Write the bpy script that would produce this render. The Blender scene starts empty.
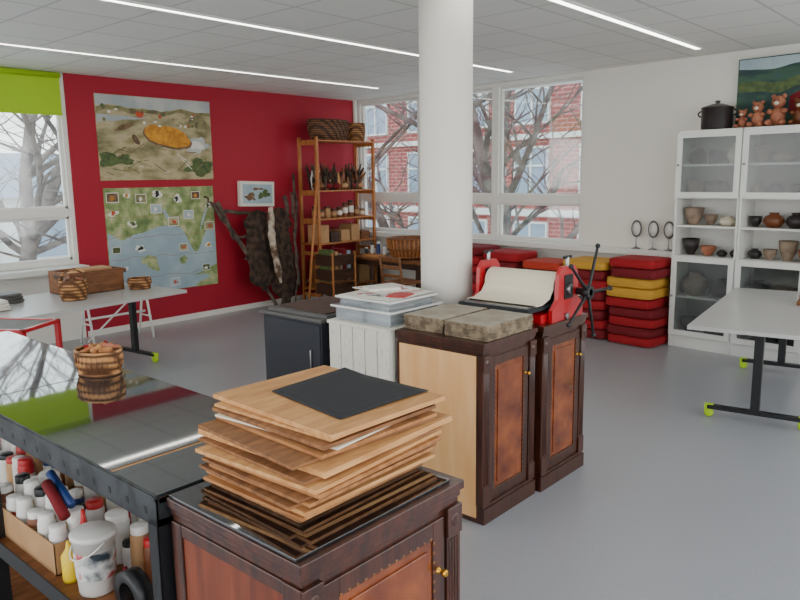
import bpy, bmesh, math, random
from mathutils import Vector, Matrix, noise
random.seed(7)
# ------------------------------------------------------------------ materials
def newmat(name):
    m=bpy.data.materials.new(name); m.use_nodes=True
    nt=m.node_tree; b=nt.nodes['Principled BSDF']; return m,nt,b
def c4(c): return (c[0],c[1],c[2],1)
def srgb(r,g,b):
    f=lambda v:(v/255/12.92) if v<=10 else ((v/255+.055)/1.055)**2.4
    return (f(r),f(g),f(b))
def addbump(nt,b,vec,scale,strength,detail=4,dist=.01):
    n=nt.nodes.new('ShaderNodeTexNoise'); n.inputs['Scale'].default_value=scale; n.inputs['Detail'].default_value=detail
    nt.links.new(vec,n.inputs['Vector'])
    bp=nt.nodes.new('ShaderNodeBump'); bp.inputs['Strength'].default_value=strength; bp.inputs['Distance'].default_value=dist
    nt.links.new(n.outputs['Fac'],bp.inputs['Height']); nt.links.new(bp.outputs['Normal'],b.inputs['Normal'])
def pm(name,col,rough=.5,metal=0,col2=None,scale=6,bump=0,bscale=60,coat=0,lo=.4,hi=.6,stretch=(1,1,1),ior=None):
    m,nt,b=newmat(name)
    b.inputs['Base Color'].default_value=c4(col); b.inputs['Roughness'].default_value=rough; b.inputs['Metallic'].default_value=metal
    if coat: b.inputs['Coat Weight'].default_value=coat
    if ior: b.inputs['IOR'].default_value=ior
    tc=nt.nodes.new('ShaderNodeTexCoord'); mp=nt.nodes.new('ShaderNodeMapping'); mp.inputs['Scale'].default_value=stretch
    nt.links.new(tc.outputs['Object'],mp.inputs['Vector']); v=mp.outputs['Vector']
    if col2:
        n=nt.nodes.new('ShaderNodeTexNoise'); n.inputs['Scale'].default_value=scale; n.inputs['Detail'].default_value=6
        nt.links.new(v,n.inputs['Vector'])
        r=nt.nodes.new('ShaderNodeValToRGB'); r.color_ramp.elements[0].position=lo; r.color_ramp.elements[1].position=hi
        r.color_ramp.elements[0].color=c4(col); r.color_ramp.elements[1].color=c4(col2)
        nt.links.new(n.outputs['Fac'],r.inputs['Fac']); nt.links.new(r.outputs['Color'],b.inputs['Base Color'])
    if bump: addbump(nt,b,v,bscale,bump)
    return m
def wood(name,c1,c2,rough=.45,stretch=(1.2,14,14),scale=3,coat=0,bump=.15):
    return pm(name,c1,rough,col2=c2,scale=scale,stretch=stretch,lo=.35,hi=.65,coat=coat,bump=bump,bscale=8)
def ramp_noise(name,stops,scale,rough=.6,stretch=(1,1,1),detail=5):
    m,nt,b=newmat(name); b.inputs['Roughness'].default_value=rough
    tc=nt.nodes.new('ShaderNodeTexCoord'); mp=nt.nodes.new('ShaderNodeMapping'); mp.inputs['Scale'].default_value=stretch
    nt.links.new(tc.outputs['Object'],mp.inputs['Vector'])
    n=nt.nodes.new('ShaderNodeTexNoise'); n.inputs['Scale'].default_value=scale; n.inputs['Detail'].default_value=detail
    nt.links.new(mp.outputs['Vector'],n.inputs['Vector'])
    r=nt.nodes.new('ShaderNodeValToRGB'); cr=r.color_ramp
    cr.elements[0].position=stops[0][0]; cr.elements[0].color=c4(stops[0][1])
    cr.elements[1].position=stops[-1][0]; cr.elements[1].color=c4(stops[-1][1])
    for p,c in stops[1:-1]:
        e=cr.elements.new(p); e.color=c4(c)
    nt.links.new(n.outputs['Fac'],r.inputs['Fac']); nt.links.new(r.outputs['Color'],b.inputs['Base Color'])
    return m
def brickmat(name,c1,c2,mort,w,h,ms,offset=.5,axes='XY',rough=.8,shift=(0,0),bump=0):
    m,nt,b=newmat(name); b.inputs['Roughness'].default_value=rough
    tc=nt.nodes.new('ShaderNodeTexCoord'); sp=nt.nodes.new('ShaderNodeSeparateXYZ'); cb=nt.nodes.new('ShaderNodeCombineXYZ')
    nt.links.new(tc.outputs['Object'],sp.inputs[0])
    nt.links.new(sp.outputs[axes[0]],cb.inputs[0]); nt.links.new(sp.outputs[axes[1]],cb.inputs[1])
    mp=nt.nodes.new('ShaderNodeMapping'); mp.inputs['Location'].default_value=(shift[0],shift[1],0)
    nt.links.new(cb.outputs[0],mp.inputs['Vector'])
    t=nt.nodes.new('ShaderNodeTexBrick'); t.offset=offset; t.inputs['Color1'].default_value=c4(c1); t.inputs['Color2'].default_value=c4(c2)
    t.inputs['Mortar'].default_value=c4(mort); t.inputs['Scale'].default_value=1; t.inputs['Mortar Size'].default_value=ms
    t.inputs['Brick Width'].default_value=w; t.inputs['Row Height'].default_value=h; t.inputs['Mortar Smooth'].default_value=.1
    nt.links.new(mp.outputs[0],t.inputs['Vector']); nt.links.new(t.outputs['Color'],b.inputs['Base Color'])
    if bump:
        bp=nt.nodes.new('ShaderNodeBump'); bp.inputs['Strength'].default_value=bump; bp.inputs['Distance'].default_value=.005; bp.invert=True
        nt.links.new(t.outputs['Fac'],bp.inputs['Height']); nt.links.new(bp.outputs['Normal'],b.inputs['Normal'])
    return m
def weave(name,c1,c2,scale=60):
    m,nt,b=newmat(name); b.inputs['Roughness'].default_value=.7
    tc=nt.nodes.new('ShaderNodeTexCoord')
    ws=[]
    for d,s in(('Z',scale),('DIAGONAL',scale*.6)):
        w=nt.nodes.new('ShaderNodeTexWave'); w.bands_direction=d; w.inputs['Scale'].default_value=s/6; w.inputs['Distortion'].default_value=1.5
        w.inputs['Detail'].default_value=1; nt.links.new(tc.outputs['Object'],w.inputs['Vector']); ws.append(w)
    mu=nt.nodes.new('ShaderNodeMath'); mu.operation='MULTIPLY'
    nt.links.new(ws[0].outputs['Fac'],mu.inputs[0]); nt.links.new(ws[1].outputs['Fac'],mu.inputs[1])
    r=nt.nodes.new('ShaderNodeValToRGB'); r.color_ramp.elements[0].color=c4(c1); r.color_ramp.elements[1].color=c4(c2); r.color_ramp.elements[1].position=.6
    nt.links.new(mu.outputs[0],r.inputs['Fac']); nt.links.new(r.outputs['Color'],b.inputs['Base Color'])
    bp=nt.nodes.new('ShaderNodeBump'); bp.inputs['Strength'].default_value=.7; bp.inputs['Distance'].default_value=.006
    nt.links.new(mu.outputs[0],bp.inputs['Height']); nt.links.new(bp.outputs['Normal'],b.inputs['Normal'])
    return m
def glassy(name,tint=(.9,.95,.95),gloss=.12,solid=None,solidfac=0,edge=.5,rough=.05):
    m=bpy.data.materials.new(name); m.use_nodes=True; nt=m.node_tree; nt.nodes.clear()
    o=nt.nodes.new('ShaderNodeOutputMaterial'); t=nt.nodes.new('ShaderNodeBsdfTransparent'); t.inputs[0].default_value=c4(tint)
    g=nt.nodes.new('ShaderNodeBsdfGlossy'); g.inputs['Roughness'].default_value=rough
    lw=nt.nodes.new('ShaderNodeLayerWeight'); lw.inputs[0].default_value=.35
    mu=nt.nodes.new('ShaderNodeMath'); mu.operation='MULTIPLY_ADD'; mu.inputs[1].default_value=edge; mu.inputs[2].default_value=gloss*.4
    nt.links.new(lw.outputs['Facing'],mu.inputs[0])
    mx=nt.nodes.new('ShaderNodeMixShader'); nt.links.new(mu.outputs[0],mx.inputs[0]); nt.links.new(t.outputs[0],mx.inputs[1]); nt.links.new(g.outputs[0],mx.inputs[2])
    out=mx
    if solid:
        d=nt.nodes.new('ShaderNodeBsdfDiffuse'); d.inputs[0].default_value=c4(solid); m2=nt.nodes.new('ShaderNodeMixShader'); m2.inputs[0].default_value=solidfac
        nt.links.new(mx.outputs[0],m2.inputs[1]); nt.links.new(d.outputs[0],m2.inputs[2]); out=m2
    nt.links.new(out.outputs[0],o.inputs[0]); return m
def emit(name,col,s):
    m,nt,b=newmat(name); b.inputs['Base Color'].default_value=c4(col); b.inputs['Emission Color'].default_value=c4(col); b.inputs['Emission Strength'].default_value=s; return m
K=dict(
 red=pm('red_paint',srgb(160,2,36),.6,bump=.03,bscale=200),
 white=pm('white_wall_paint',srgb(228,224,214),.6,bump=.03,bscale=200),
 frame=pm('white_frame',srgb(228,226,218),.4),
 lacq=pm('white_lacquer',srgb(222,222,216),.35),
 inner=pm('cabinet_interior',srgb(132,132,128),.5),
 floor=pm('vinyl_floor',srgb(148,149,152),.28,col2=srgb(162,163,166),scale=160,bump=.02,bscale=400),
 green=pm('green_blind',srgb(165,205,15),.7),  # base colour lightened to stand in for daylight coming through the fabric
 lime=pm('lime_plastic',srgb(175,215,20),.4),
 mahog=wood('mahogany',srgb(44,20,12),srgb(76,38,22),.28,stretch=(14,14,1.2),coat=.25,bump=.05),
 burl=pm('burl_veneer',srgb(92,38,16),.25,col2=srgb(144,74,32),scale=9,lo=.3,hi=.7,coat=.3),
 inlay=pm('inlay',srgb(120,74,34),.3),
 ply=wood('pale_plywood',srgb(226,170,108),srgb(236,186,128),.55,stretch=(5,5,.8)),
 redply=wood('red_panel',srgb(90,38,22),srgb(122,58,32),.4,stretch=(6,6,.8)),
 bwood=wood('beech_board',srgb(180,124,70),srgb(208,156,98),.6,stretch=(2,12,12)),
 bwood2=wood('birch_board',srgb(146,94,50),srgb(178,122,72),.6,stretch=(12,2,12)),
 bwood3=wood('aged_board',srgb(110,70,38),srgb(148,100,58),.65,stretch=(3,14,14)),
 pine=wood('pine',srgb(156,94,46),srgb(186,122,66),.5,stretch=(8,8,1.5)),
 oak=wood('brown_wood',srgb(100,58,28),srgb(136,86,46),.5,stretch=(2,12,12)),
 dkwood=wood('dark_wood',srgb(46,27,18),srgb(74,46,28),.5),
 bglass=pm('black_glass',srgb(38,45,49),.04,coat=1,ior=1.9),
 bglass2=pm('black_glass_plate',srgb(14,17,19),.03,coat=1,ior=1.6),
 black=pm('black_metal',srgb(26,27,29),.4,metal=.2),
 gmetal=pm('dark_steel',srgb(84,87,90),.38,metal=.8,col2=srgb(62,64,66),scale=12),
 blackp=pm('black_paper',srgb(34,36,39),.8,bump=.1,bscale=120),
 blackcab=pm('blue_black_paint',srgb(32,35,44),.5),
 greytop=pm('grey_board',srgb(86,84,82),.5),
 crate=pm('white_crate',srgb(226,222,208),.7,col2=srgb(180,168,145),scale=14,lo=.6,hi=.78,stretch=(4,4,1),bump=.2),
 stone=pm('litho_stone',srgb(148,138,120),.75,col2=srgb(166,157,140),scale=9,bump=.25,bscale=40),
 stone2=pm('litho_stone_side',srgb(98,84,66),.85,col2=srgb(140,124,100),scale=22,bump=.6,bscale=40),
 redm=pm('red_enamel',srgb(178,8,24),.35,coat=.3),
 cream=pm('cream_felt',srgb(222,212,188),.8,bump=.1,bscale=150),
 tabletop=pm('grey_laminate',srgb(186,185,182),.28),
 steel=pm('steel',srgb(150,150,150),.3,metal=1),
 gold=pm('brass',srgb(220,165,60),.25,metal=1),
 wick=weave('wicker',srgb(92,56,28),srgb(190,138,84)),
 wickd=weave('wicker_dark',srgb(50,30,18),srgb(130,86,52)),
 cred=pm('cushion_red',srgb(152,2,16),.8,bump=.1,bscale=200),
 cred2=pm('cushion_crimson',srgb(112,2,16),.8,bump=.1,bscale=200),
 cyel=pm('cushion_yellow',srgb(196,146,46),.8,bump=.1,bscale=200),
 cdark=pm('cushion_orange',srgb(176,50,26),.8),
 bark=pm('bark',srgb(62,50,42),.9,col2=srgb(100,86,74),scale=10,bump=.3,bscale=30),
 barko=pm('pale_bark',srgb(80,70,66),.9,col2=srgb(126,114,106),scale=3),
 fur=pm('dark_fur',srgb(36,26,20),.95,col2=srgb(78,58,44),scale=12,bump=1,bscale=90),
 furw=pm('pale_fur',srgb(196,180,160),.95,col2=srgb(96,74,56),scale=7,lo=.42,hi=.58,bump=1,bscale=90),
 clay=pm('stoneware',srgb(120,100,84),.6,col2=srgb(150,130,110),scale=8),
 clayd=pm('dark_stoneware',srgb(40,34,32),.4),
 clayr=pm('terracotta',srgb(150,88,62),.7,col2=srgb(176,112,82),scale=8),
 white2=pm('white_ceramic',srgb(225,222,214),.3),
 whitep=pm('white_plastic',srgb(215,212,205),.4,col2=srgb(190,180,165),scale=12,lo=.55,hi=.8),
 card=pm('cardboard',srgb(168,128,86),.8,col2=srgb(182,142,98),scale=5),
 blue=pm('blue_plastic',srgb(30,60,120),.4), redp=pm('red_plastic',srgb(180,26,26),.4), yel=pm('yellow_plastic',srgb(225,190,30),.4),
 brownp=pm('brown_paint',srgb(110,60,30),.4), grn=pm('green_paint',srgb(60,110,60),.5),
 clear=glassy('window_glass'), 
 tray=glassy('clear_acrylic',(.96,.98,.99),.25,srgb(215,225,230),.16),
 cglass=glassy('cabinet_glass',(.74,.77,.76),.12,edge=.12,rough=.18),
 led=emit('led_strip',(1,.97,.9),9),
 bounce_ground=pm('pale_ground',srgb(222,222,220),.9,col2=srgb(200,200,190),scale=.6),  # ground colour lightened to bounce extra daylight onto the ceiling
 roof=pm('grey_roof',srgb(150,160,172),.7),
 extw=pm('outside_window',srgb(150,165,180),.15),
 paint=ramp_noise('landscape_painting',[(.3,srgb(14,40,42)),(.45,srgb(30,64,60)),(.55,srgb(56,88,66)),(.7,srgb(44,84,92))],2.5,stretch=(1,1,3)),
 p1=ramp_noise('poster_ground',[(.3,srgb(110,106,66)),(.42,srgb(154,144,104)),(.55,srgb(186,172,134)),(.7,srgb(136,128,82))],3.6,stretch=(1,1,2.2),detail=12),
 p1s=ramp_noise('poster_shore',[(.3,srgb(96,98,56)),(.5,srgb(140,134,88)),(.65,srgb(100,92,62))],9,detail=8),
 p2=ramp_noise('poster_map_land',[(.32,srgb(96,120,66)),(.45,srgb(130,148,90)),(.55,srgb(154,166,110)),(.66,srgb(186,184,142))],9,detail=12),
 p3=pm('poster_map_water',srgb(168,186,190),.5,col2=srgb(146,168,178),scale=3),
 p4=pm('poster_sky',srgb(190,192,184),.5,col2=srgb(160,170,172),scale=3),
 pline=pm('poster_map_line',srgb(150,120,90),.6),
 pyel=pm('poster_ochre',srgb(218,154,34),.6,col2=srgb(182,120,24),scale=14),
 pbr=pm('poster_brown',srgb(92,66,44),.6,col2=srgb(124,94,66),scale=20), pgr=pm('poster_green',srgb(88,104,54),.6,col2=srgb(62,82,42),scale=20),
 porange=pm('poster_orange',srgb(190,76,40),.6), pwhite=pm('poster_white',srgb(222,219,206),.5),
 artp=ramp_noise('print_art',[(.35,srgb(40,50,60)),(.47,srgb(215,215,210)),(.55,srgb(180,40,40)),(.66,srgb(225,225,220))],9),
)
K['ceil']=brickmat('ceiling_tile',srgb(236,234,228),srgb(233,231,225),srgb(202,200,194),.6,.6,.010,offset=0,bump=.3,rough=.8,shift=(.1,.17))
K['brick']=brickmat('red_brick',srgb(168,86,80),srgb(152,74,70),srgb(190,142,134),.5,.16,.02,axes='YZ')
# ------------------------------------------------------------------ builder
WD=math.radians(85.12); CX,CY=8.29,8.2
wdx,wdy=math.cos(WD),math.sin(WD)
def BK(v): # back-wall frame: x=s along wall from corner, y=d into the room
    s,d,z=v; return Vector((CX-wdx*s-wdy*d, CY-wdy*s+wdx*d, z))
def ROT(cx,cy,deg):
    a=math.radians(deg); c,s=math.cos(a),math.sin(a)
    return lambda v: Vector((cx+c*v[0]-s*v[1], cy+s*v[0]+c*v[1], v[2]))
class Ob:
    def __init__(s,name,frame=None): s.n=name; s.bm=bmesh.new(); s.m=[]; s.f=frame
    def mi(s,k):
        if k not in s.m: s.m.append(k)
        return s.m.index(k)
    def fin(s,vs,k,sm=False):
        i=s.mi(k)
        for f in {f for v in vs for f in v.link_faces}: f.material_index=i; f.smooth=sm
        return s
    def box(s,x0,x1,y0,y1,z0,z1,k,r=None,rx=0,ry=0):
        M=Matrix.Translation(((x0+x1)/2,(y0+y1)/2,(z0+z1)/2))
        if r: M=M@Matrix.Rotation(math.radians(r),4,'Z')
        if rx: M=M@Matrix.Rotation(math.radians(rx),4,'X')
        if ry: M=M@Matrix.Rotation(math.radians(ry),4,'Y')
        M=M@Matrix.Diagonal((abs(x1-x0),abs(y1-y0),abs(z1-z0),1))
        g=bmesh.ops.create_cube(s.bm,size=1,matrix=M); return s.fin(g['verts'],k)
    def tube(s,pts,r,k,n=8,cap=True):
        pts=[Vector(p) for p in pts]; rs=r if isinstance(r,(list,tuple)) else [r]*len(pts)
        rings=[]; up=None
        for i,p in enumerate(pts):
            t=(pts[min(i+1,len(pts)-1)]-pts[max(i-1,0)]).normalized()
            if up is None: up=Vector((0,0,1)) if abs(t.z)<.9 else Vector((1,0,0))
            a=t.cross(up).normalized(); b=a.cross(t).normalized(); up=b
            rings.append([s.bm.verts.new(p+rs[i]*(math.cos(2*math.pi*j/n)*a+math.sin(2*math.pi*j/n)*b)) for j in range(n)])
        vs=[v for q in rings for v in q]
        for i in range(len(rings)-1):
            for j in range(n): s.bm.faces.new((rings[i][j],rings[i][(j+1)%n],rings[i+1][(j+1)%n],rings[i+1][j]))
        if cap:
            s.bm.faces.new(rings[0][::-1]); s.bm.faces.new(rings[-1])
        return s.fin(vs,k,n>5)
    def lathe(s,prof,c,k,n=24,sx=1,sy=1,sm=True,axis='Z'):
        rings=[]
        for r,z in prof:
            q=[]
            for j in range(n):
                a=2*math.pi*j/n; x,y=max(r,1e-4)*sx*math.cos(a),max(r,1e-4)*sy*math.sin(a)
                p={'Z':(x,y,z),'Y':(x,z,y),'X':(z,x,y)}[axis]
                q.append(s.bm.verts.new((c[0]+p[0],c[1]+p[1],c[2]+p[2])))
            rings.append(q)
        for i in range(len(rings)-1):
            for j in range(n): s.bm.faces.new((rings[i][j],rings[i][(j+1)%n],rings[i+1][(j+1)%n],rings[i+1][j]))
        return s.fin([v for q in rings for v in q],k,sm)
    def ball(s,c,r,k,e=1,n=16):
        rr=r if isinstance(r,(list,tuple)) else (r,r,r)
        g=bmesh.ops.create_uvsphere(s.bm,u_segments=n,v_segments=max(8,n//2),radius=1)
        sg=lambda v:math.copysign(abs(v)**e,v)
        for v in g['verts']:
            v.co=Vector((c[0]+sg(v.co.x)*rr[0],c[1]+sg(v.co.y)*rr[1],c[2]+sg(v.co.z)*rr[2]))
        return s.fin(g['verts'],k,True)
    def poly(s,pts,k):
        vs=[s.bm.verts.new(p) for p in pts]; s.bm.faces.new(vs); return s.fin(vs,k)
    def done(s,bev=0,center=True,seg=2):
        if s.f:
            for v in s.bm.verts: v.co=s.f(v.co)
        bmesh.ops.recalc_face_normals(s.bm,faces=s.bm.faces)
        loc=Vector((0,0,0))
        if center:
            xs=[v.co for v in s.bm.verts]
            loc=Vector(((min(v.x for v in xs)+max(v.x for v in xs))/2,(min(v.y for v in xs)+max(v.y for v in xs))/2,min(v.z for v in xs)))
            for v in s.bm.verts: v.co-=loc
        me=bpy.data.meshes.new(s.n); s.bm.to_mesh(me); s.bm.free()
        for k in s.m: me.materials.append(K[k])
        o=bpy.data.objects.new(s.n,me); o.location=loc; bpy.context.collection.objects.link(o)
        if bev:
            b=o.modifiers.new('bevel','BEVEL'); b.width=bev; b.segments=seg; b.limit_method='ANGLE'; b.angle_limit=math.radians(50); b.harden_normals=False
        return o
H=2.97
# ------------------------------------------------------------------ room shell
Ob('floor').box(-2.6,8.9,-1.8,8.4,-.1,0,'floor').done()
Ob('ceiling').box(-2.6,8.9,-1.8,8.4,H,H+.12,'ceil').done(center=False)
Ob('wall_red').box(3.76,8.5,8.2,8.4,0,H,'red').done()
w=Ob('wall_left_window'); w.box(-2.6,3.76,8.2,8.4,0,.86,'white'); w.box(-2.6,-.08,8.2,8.4,.86,H,'white'); w.done()
def window(name,frame,segs,z0,z1,tz,wy0,wy1,k='frame',t=.055):
    o=Ob(name,frame)
    a,b=segs[0][0],segs[-1][1]
    o.box(a,b,wy0,wy1,z0,z0+t,k); o.box(a,b,wy0,wy1,z1-t,z1,k)
    ym=(wy0+wy1)/2
    for (p,q) in segs:
        o.box(p,p+t,wy0,wy1,z0+t,z1-t,k); o.box(q-t,q,wy0,wy1,z0+t,z1-t,k)
        o.box(p+t,q-t,wy0,wy1,tz-.045,tz+.045,k)
        for (u,v) in((z0+t,tz-.045),(tz+.045,z1-t)):
            o.box(p+t,q-t,ym-.02,ym+.02,u,u+.03,k); o.box(p+t,q-t,ym-.02,ym+.02,v-.03,v,k)
            o.box(p+t,p+t+.03,ym-.02,ym+.02,u,v,k); o.box(q-t-.03,q-t,ym-.02,ym+.02,u,v,k)
            o.box(p+t+.03,q-t-.03,ym-.004,ym+.004,u+.03,v-.03,'clear')
        o.box(p+t+.04,p+t+.055,ym-.05,ym-.02,tz+.3,tz+.42,'steel')
    return o.done(.003)
window('window_1',None,[(-.08,1.2),(1.2,2.48),(2.48,3.76)],.86,H,1.45,8.22,8.34)
Ob('windowsill_left').box(-.1,3.77,8.0,8.22,.83,.86,'lacq').box(-.1,3.77,8.0,8.02,.80,.83,'lacq').done(.003)
b=Ob('green_roller_blind'); b.box(1.25,3.70,8.185,8.192,2.53,2.93,'green'); b.box(1.25,3.70,8.18,8.2,2.51,2.535,'green')
b.tube([(1.25,8.17,2.935),(3.7,8.17,2.935)],.03,'green',12); b.done()
SW=4.12
w=Ob('wall_back',BK); w.box(-.1,10.1,-.2,0,0,.93,'white'); w.box(SW,10.1,-.2,0,.93,H,'white'); w.done()
window('window_2',BK,[(.03,1.4),(1.4,2.77),(2.77,SW)],.93,H,1.49,-.14,-.02)
Ob('windowsill_back',BK).box(.0,5.4,0,.13,.93,.965,'lacq').box(0,5.4,.115,.13,.90,.93,'lacq').done(.003)
Ob('trim_corner',BK).box(0,.05,0,.05,0,H,'frame').done()
w=Ob('wall_left'); w.box(-2.8,-2.6,-1.8,8.4,0,.5,'white'); w.box(-2.8,-2.6,-1.8,8.4,2.9,H,'white')
for y in(-1.8,3.2,8.2): w.box(-2.8,-2.6,y,y+.15,.5,2.9,'white')
w.done()
w=Ob('wall_front'); w.box(-2.8,8.0,-2.0,-1.8,0,.5,'white'); w.box(-2.8,8.0,-2.0,-1.8,2.9,H,'white')
for x in(-2.8,2.4,7.6): w.box(x,x+.2,-2.0,-1.8,.5,2.9,'white')
w.done()
Ob('baseboard_red').box(3.78,8.2,8.185,8.2,0,.07,'white').done()
Ob('baseboard_back',BK).box(0,10,0,.015,0,.07,'white').done()
for i,y in enumerate((4.69,6.77,2.60,.52)):
    Ob('ceiling_light').box(-2.3,7.3,y-.028,y+.028,H-.012,H-.001,'led').box(-2.3,7.3,y-.045,y-.028,H-.016,H-.001,'lacq').box(-2.3,7.3,y+.028,y+.045,H-.016,H-.001,'lacq').done()
c=Ob('column'); c.lathe([(0,0),(.165,0),(.165,H),(0,H)],(3.66,2.83,0),'white',48); c.done()
# ------------------------------------------------------------------ outside
o=Ob('brick_building',BK)
o.box(-40,16,-17,-16,-3.2,11,'brick')
for s in range(-39,14,3):
    for z in(-2,.9,3.8,6.7):
        o.box(s,s+1.5,-16,-15.93,z,z+1.9,'extw')
        for a in(s-.06,s+.72,s+1.5): o.box(a,a+.07,-16,-15.88,z,z+1.9,'frame')
        for a in(z-.08,z+1.2,z+1.9): o.box(s-.06,s+1.57,-16,-15.88,a,a+.08,'frame')
o.box(-40,16,-16,-15.8,.2,.45,'frame'); o.box(-40,16,-16,-15.8,3.15,3.35,'frame')
o.done(center=False)
o=Ob('low_outbuilding'); o.box(2,18,30,36,-3.2,1.2,'frame'); 
for x in range(3,18,3): o.box(x,x+1.6,29.93,30,-1.2,.3,'extw'); o.box(x-.08,x+1.68,29.9,30,.3,.42,'roof')
P=[(1.6,29.6,1.2),(18.4,29.6,1.2),(18.4,36.4,1.2),(1.6,36.4,1.2)]; R2=[(3,33,3.0),(17,33,3.0)]
o.poly([P[0],P[1],R2[1],R2[0]],'roof'); o.poly([P[2],P[3],R2[0],R2[1]],'roof'); o.poly([P[0],R2[0],P[3]],'roof'); o.poly([P[1],P[2],R2[1]],'roof')
o.done(center=False)
Ob('ground_outside').box(-40,50,-30,60,-3.4,-3.2,'bounce_ground').done(center=False)
def tree(name,base,h,seed,r0=.16,spread=1.0,nb=2):
    rnd=random.Random(seed); o=Ob(name)
    def br(p,d,L,r,lv):
        pts=[p.copy()];rs=[r];n=6;q=p.copy();dd=d.copy()
        for i in range(n):
            dd=(dd+Vector((rnd.uniform(-.22,.22),rnd.uniform(-.22,.22),rnd.uniform(-.12,.16)))).normalized()
            q=q+dd*L/n; pts.append(q.copy()); rs.append(r*(1-.6*(i+1)/n))
            if lv>0 and i>0:
                for _ in range(nb if lv>1 else 1):
                    a=rnd.uniform(0,6.28); sd=Vector((math.cos(a),math.sin(a),rnd.uniform(.05,.7)))
                    br(q.copy(),(dd*.45+sd*spread).normalized(),L*rnd.uniform(.45,.7),rs[-1]*.52,lv-1)
        o.tube(pts,rs,'barko',5 if lv<2 else 8,cap=False)
    br(Vector(base),Vector((0,0,1)),h,r0,3)
    return o.done(center=False)
for i,(s,d,r) in enumerate(((-1.1,-5.5,.24),(-4.2,-9,.2),(-7.0,-8,.2))):
    p=BK((s,d,0)); tree('bare_tree',(p.x,p.y,-3.2),8.0,3+i*7,r0=r)
tree('bare_tree',(5.3,14.5,-3.2),8,5,r0=.22); tree('bare_tree',(8.2,22,-3.2),9,9,r0=.25)
# ------------------------------------------------------------------ ornate cabinets
def cabinet(name,x0,x1,y0,y1,h,side,knob='r',top='mahog'):
    o=Ob(name); t=.02
    o.box(x0+t,x1-t,y0+t,y1-.005,.09,h-.05,'mahog')
    pz=side=='ply'
    o.box(x0+(.012 if pz else 0),x1,y0,y1,0,.085,'mahog'); o.box(x0+.012,x1-.008,y0+.008,y1-.003,.085,.1,'mahog')
    o.box(x0,x1,y0,y1,h-.025,h,top); o.box(x0+.008,x1-.008,y0+.008,y1-.003,h-.045,h-.025,'mahog'); o.box(x0+.013,x1-.013,y0+.013,y1-.003,h-.065,h-.045,'mahog')
    pw=.05 if pz else .075; sx=x0+.006; bz=.03 if pz else .14; tz=.07 if pz else .10; bw=.025 if pz else .05
    o.box(sx,x0+t,y0+.01,y0+pw,.1,h-.065,'mahog'); o.box(sx,x0+t,y1-bw,y1-.005,.02,h-.065,'mahog')
    if not pz: o.box(sx+.002,x0+t,y0+pw,y1-bw,.1,.14,'mahog')
    o.box(sx+.002,x0+t,y0+pw,y1-bw,h-tz,h-.065,'mahog')
    o.box(x0+(.004 if pz else .012),x0+t+.002,y0+pw,y1-bw,bz,h-tz,side)
    o.box(x1-t-.002,x1-.012,y0+.02,y1-.03,.12,h-.08,'mahog')
    for a in(x0+.008,x1-.008-.06):
        o.box(a,a+.06,y0+.008,y0+t+.002,.1,h-.065,'mahog')
        o.box(a-.002,a+.062,y0+.002,y0+.01,.1,.2,'mahog'); o.box(a-.002,a+.062,y0+.002,y0+.01,h-.15,h-.065,'mahog')
        for j in range(4): o.tube([(a+.012+j*.012,y0+.008,.21),(a+.012+j*.012,y0+.008,h-.16)],.0045,'mahog',6)
        o.lathe([(0,-.004),(.018,-.002),(.02,.003),(.012,.004),(.008,.001),(0,.001)],(a+.03,y0+.002,h-.105),'mahog',16,axis='Y')
    dx0,dx1,dz0,dz1=x0+.075,x1-.075,.12,h-.085; yf=y0+.012; s=.05
    o.box(dx0,dx0+s,yf,y0+t+.002,dz0,dz1,'mahog'); o.box(dx1-s,dx1,yf,y0+t+.002,dz0,dz1,'mahog')
    o.box(dx0+s,dx1-s,yf,y0+t+.002,dz0,dz0+s,'mahog'); o.box(dx0+s,dx1-s,yf,y0+t+.002,dz1-s,dz1,'mahog')
    o.box(dx0+s,dx1-s,yf+.005,y0+t+.002,dz0+s,dz1-s,'burl')
    o.box(dx0+s+.025,dx1-s-.025,yf-.001,yf+.006,dz0+s+.025,dz1-s-.025,'burl')
    n=int((dx1-dx0-2*s)/.014)
    for i in range(n):
        if i%2==0:
            for z in(dz0+s-.008,dz1-s): o.box(dx0+s+i*.014,dx0+s+i*.014+.009,yf-.0015,yf+.004,z,z+.008,'inlay')
    n=int((dz1-dz0-2*s)/.014)
    for i in range(n):
        if i%2==0:
            for x in(dx0+s-.008,dx1-s): o.box(x,x+.008,yf-.0015,yf+.004,dz0+s+i*.014,dz0+s+i*.014+.009,'inlay')
    kx=dx1-.025 if knob=='r' else dx0+.025
    o.lathe([(0,-.028),(.009,-.027),(.012,-.02),(.008,-.012),(.004,-.008),(.012,0),(.012,.002)],(kx,yf,dz1-.15),'gold',16,axis='Y')
    return o
o=cabinet('carved_wooden_cabinet',.94,1.54,1.13,1.67,.965,'redply'); o.done(.002)
cabinet('carved_wooden_cabinet',2.9,3.42,2.01,2.60,.97,'ply').done(.002)
cabinet('carved_wooden_cabinet',3.45,3.97,1.99,2.56,.97,'redply').done(.002)
o=Ob('black_glass_plate'); o.box(.945,1.50,1.15,1.665,.966,.974,'bglass2'); o.done(.001)
o=Ob('wooden_board_stack'); z=.9745
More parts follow.
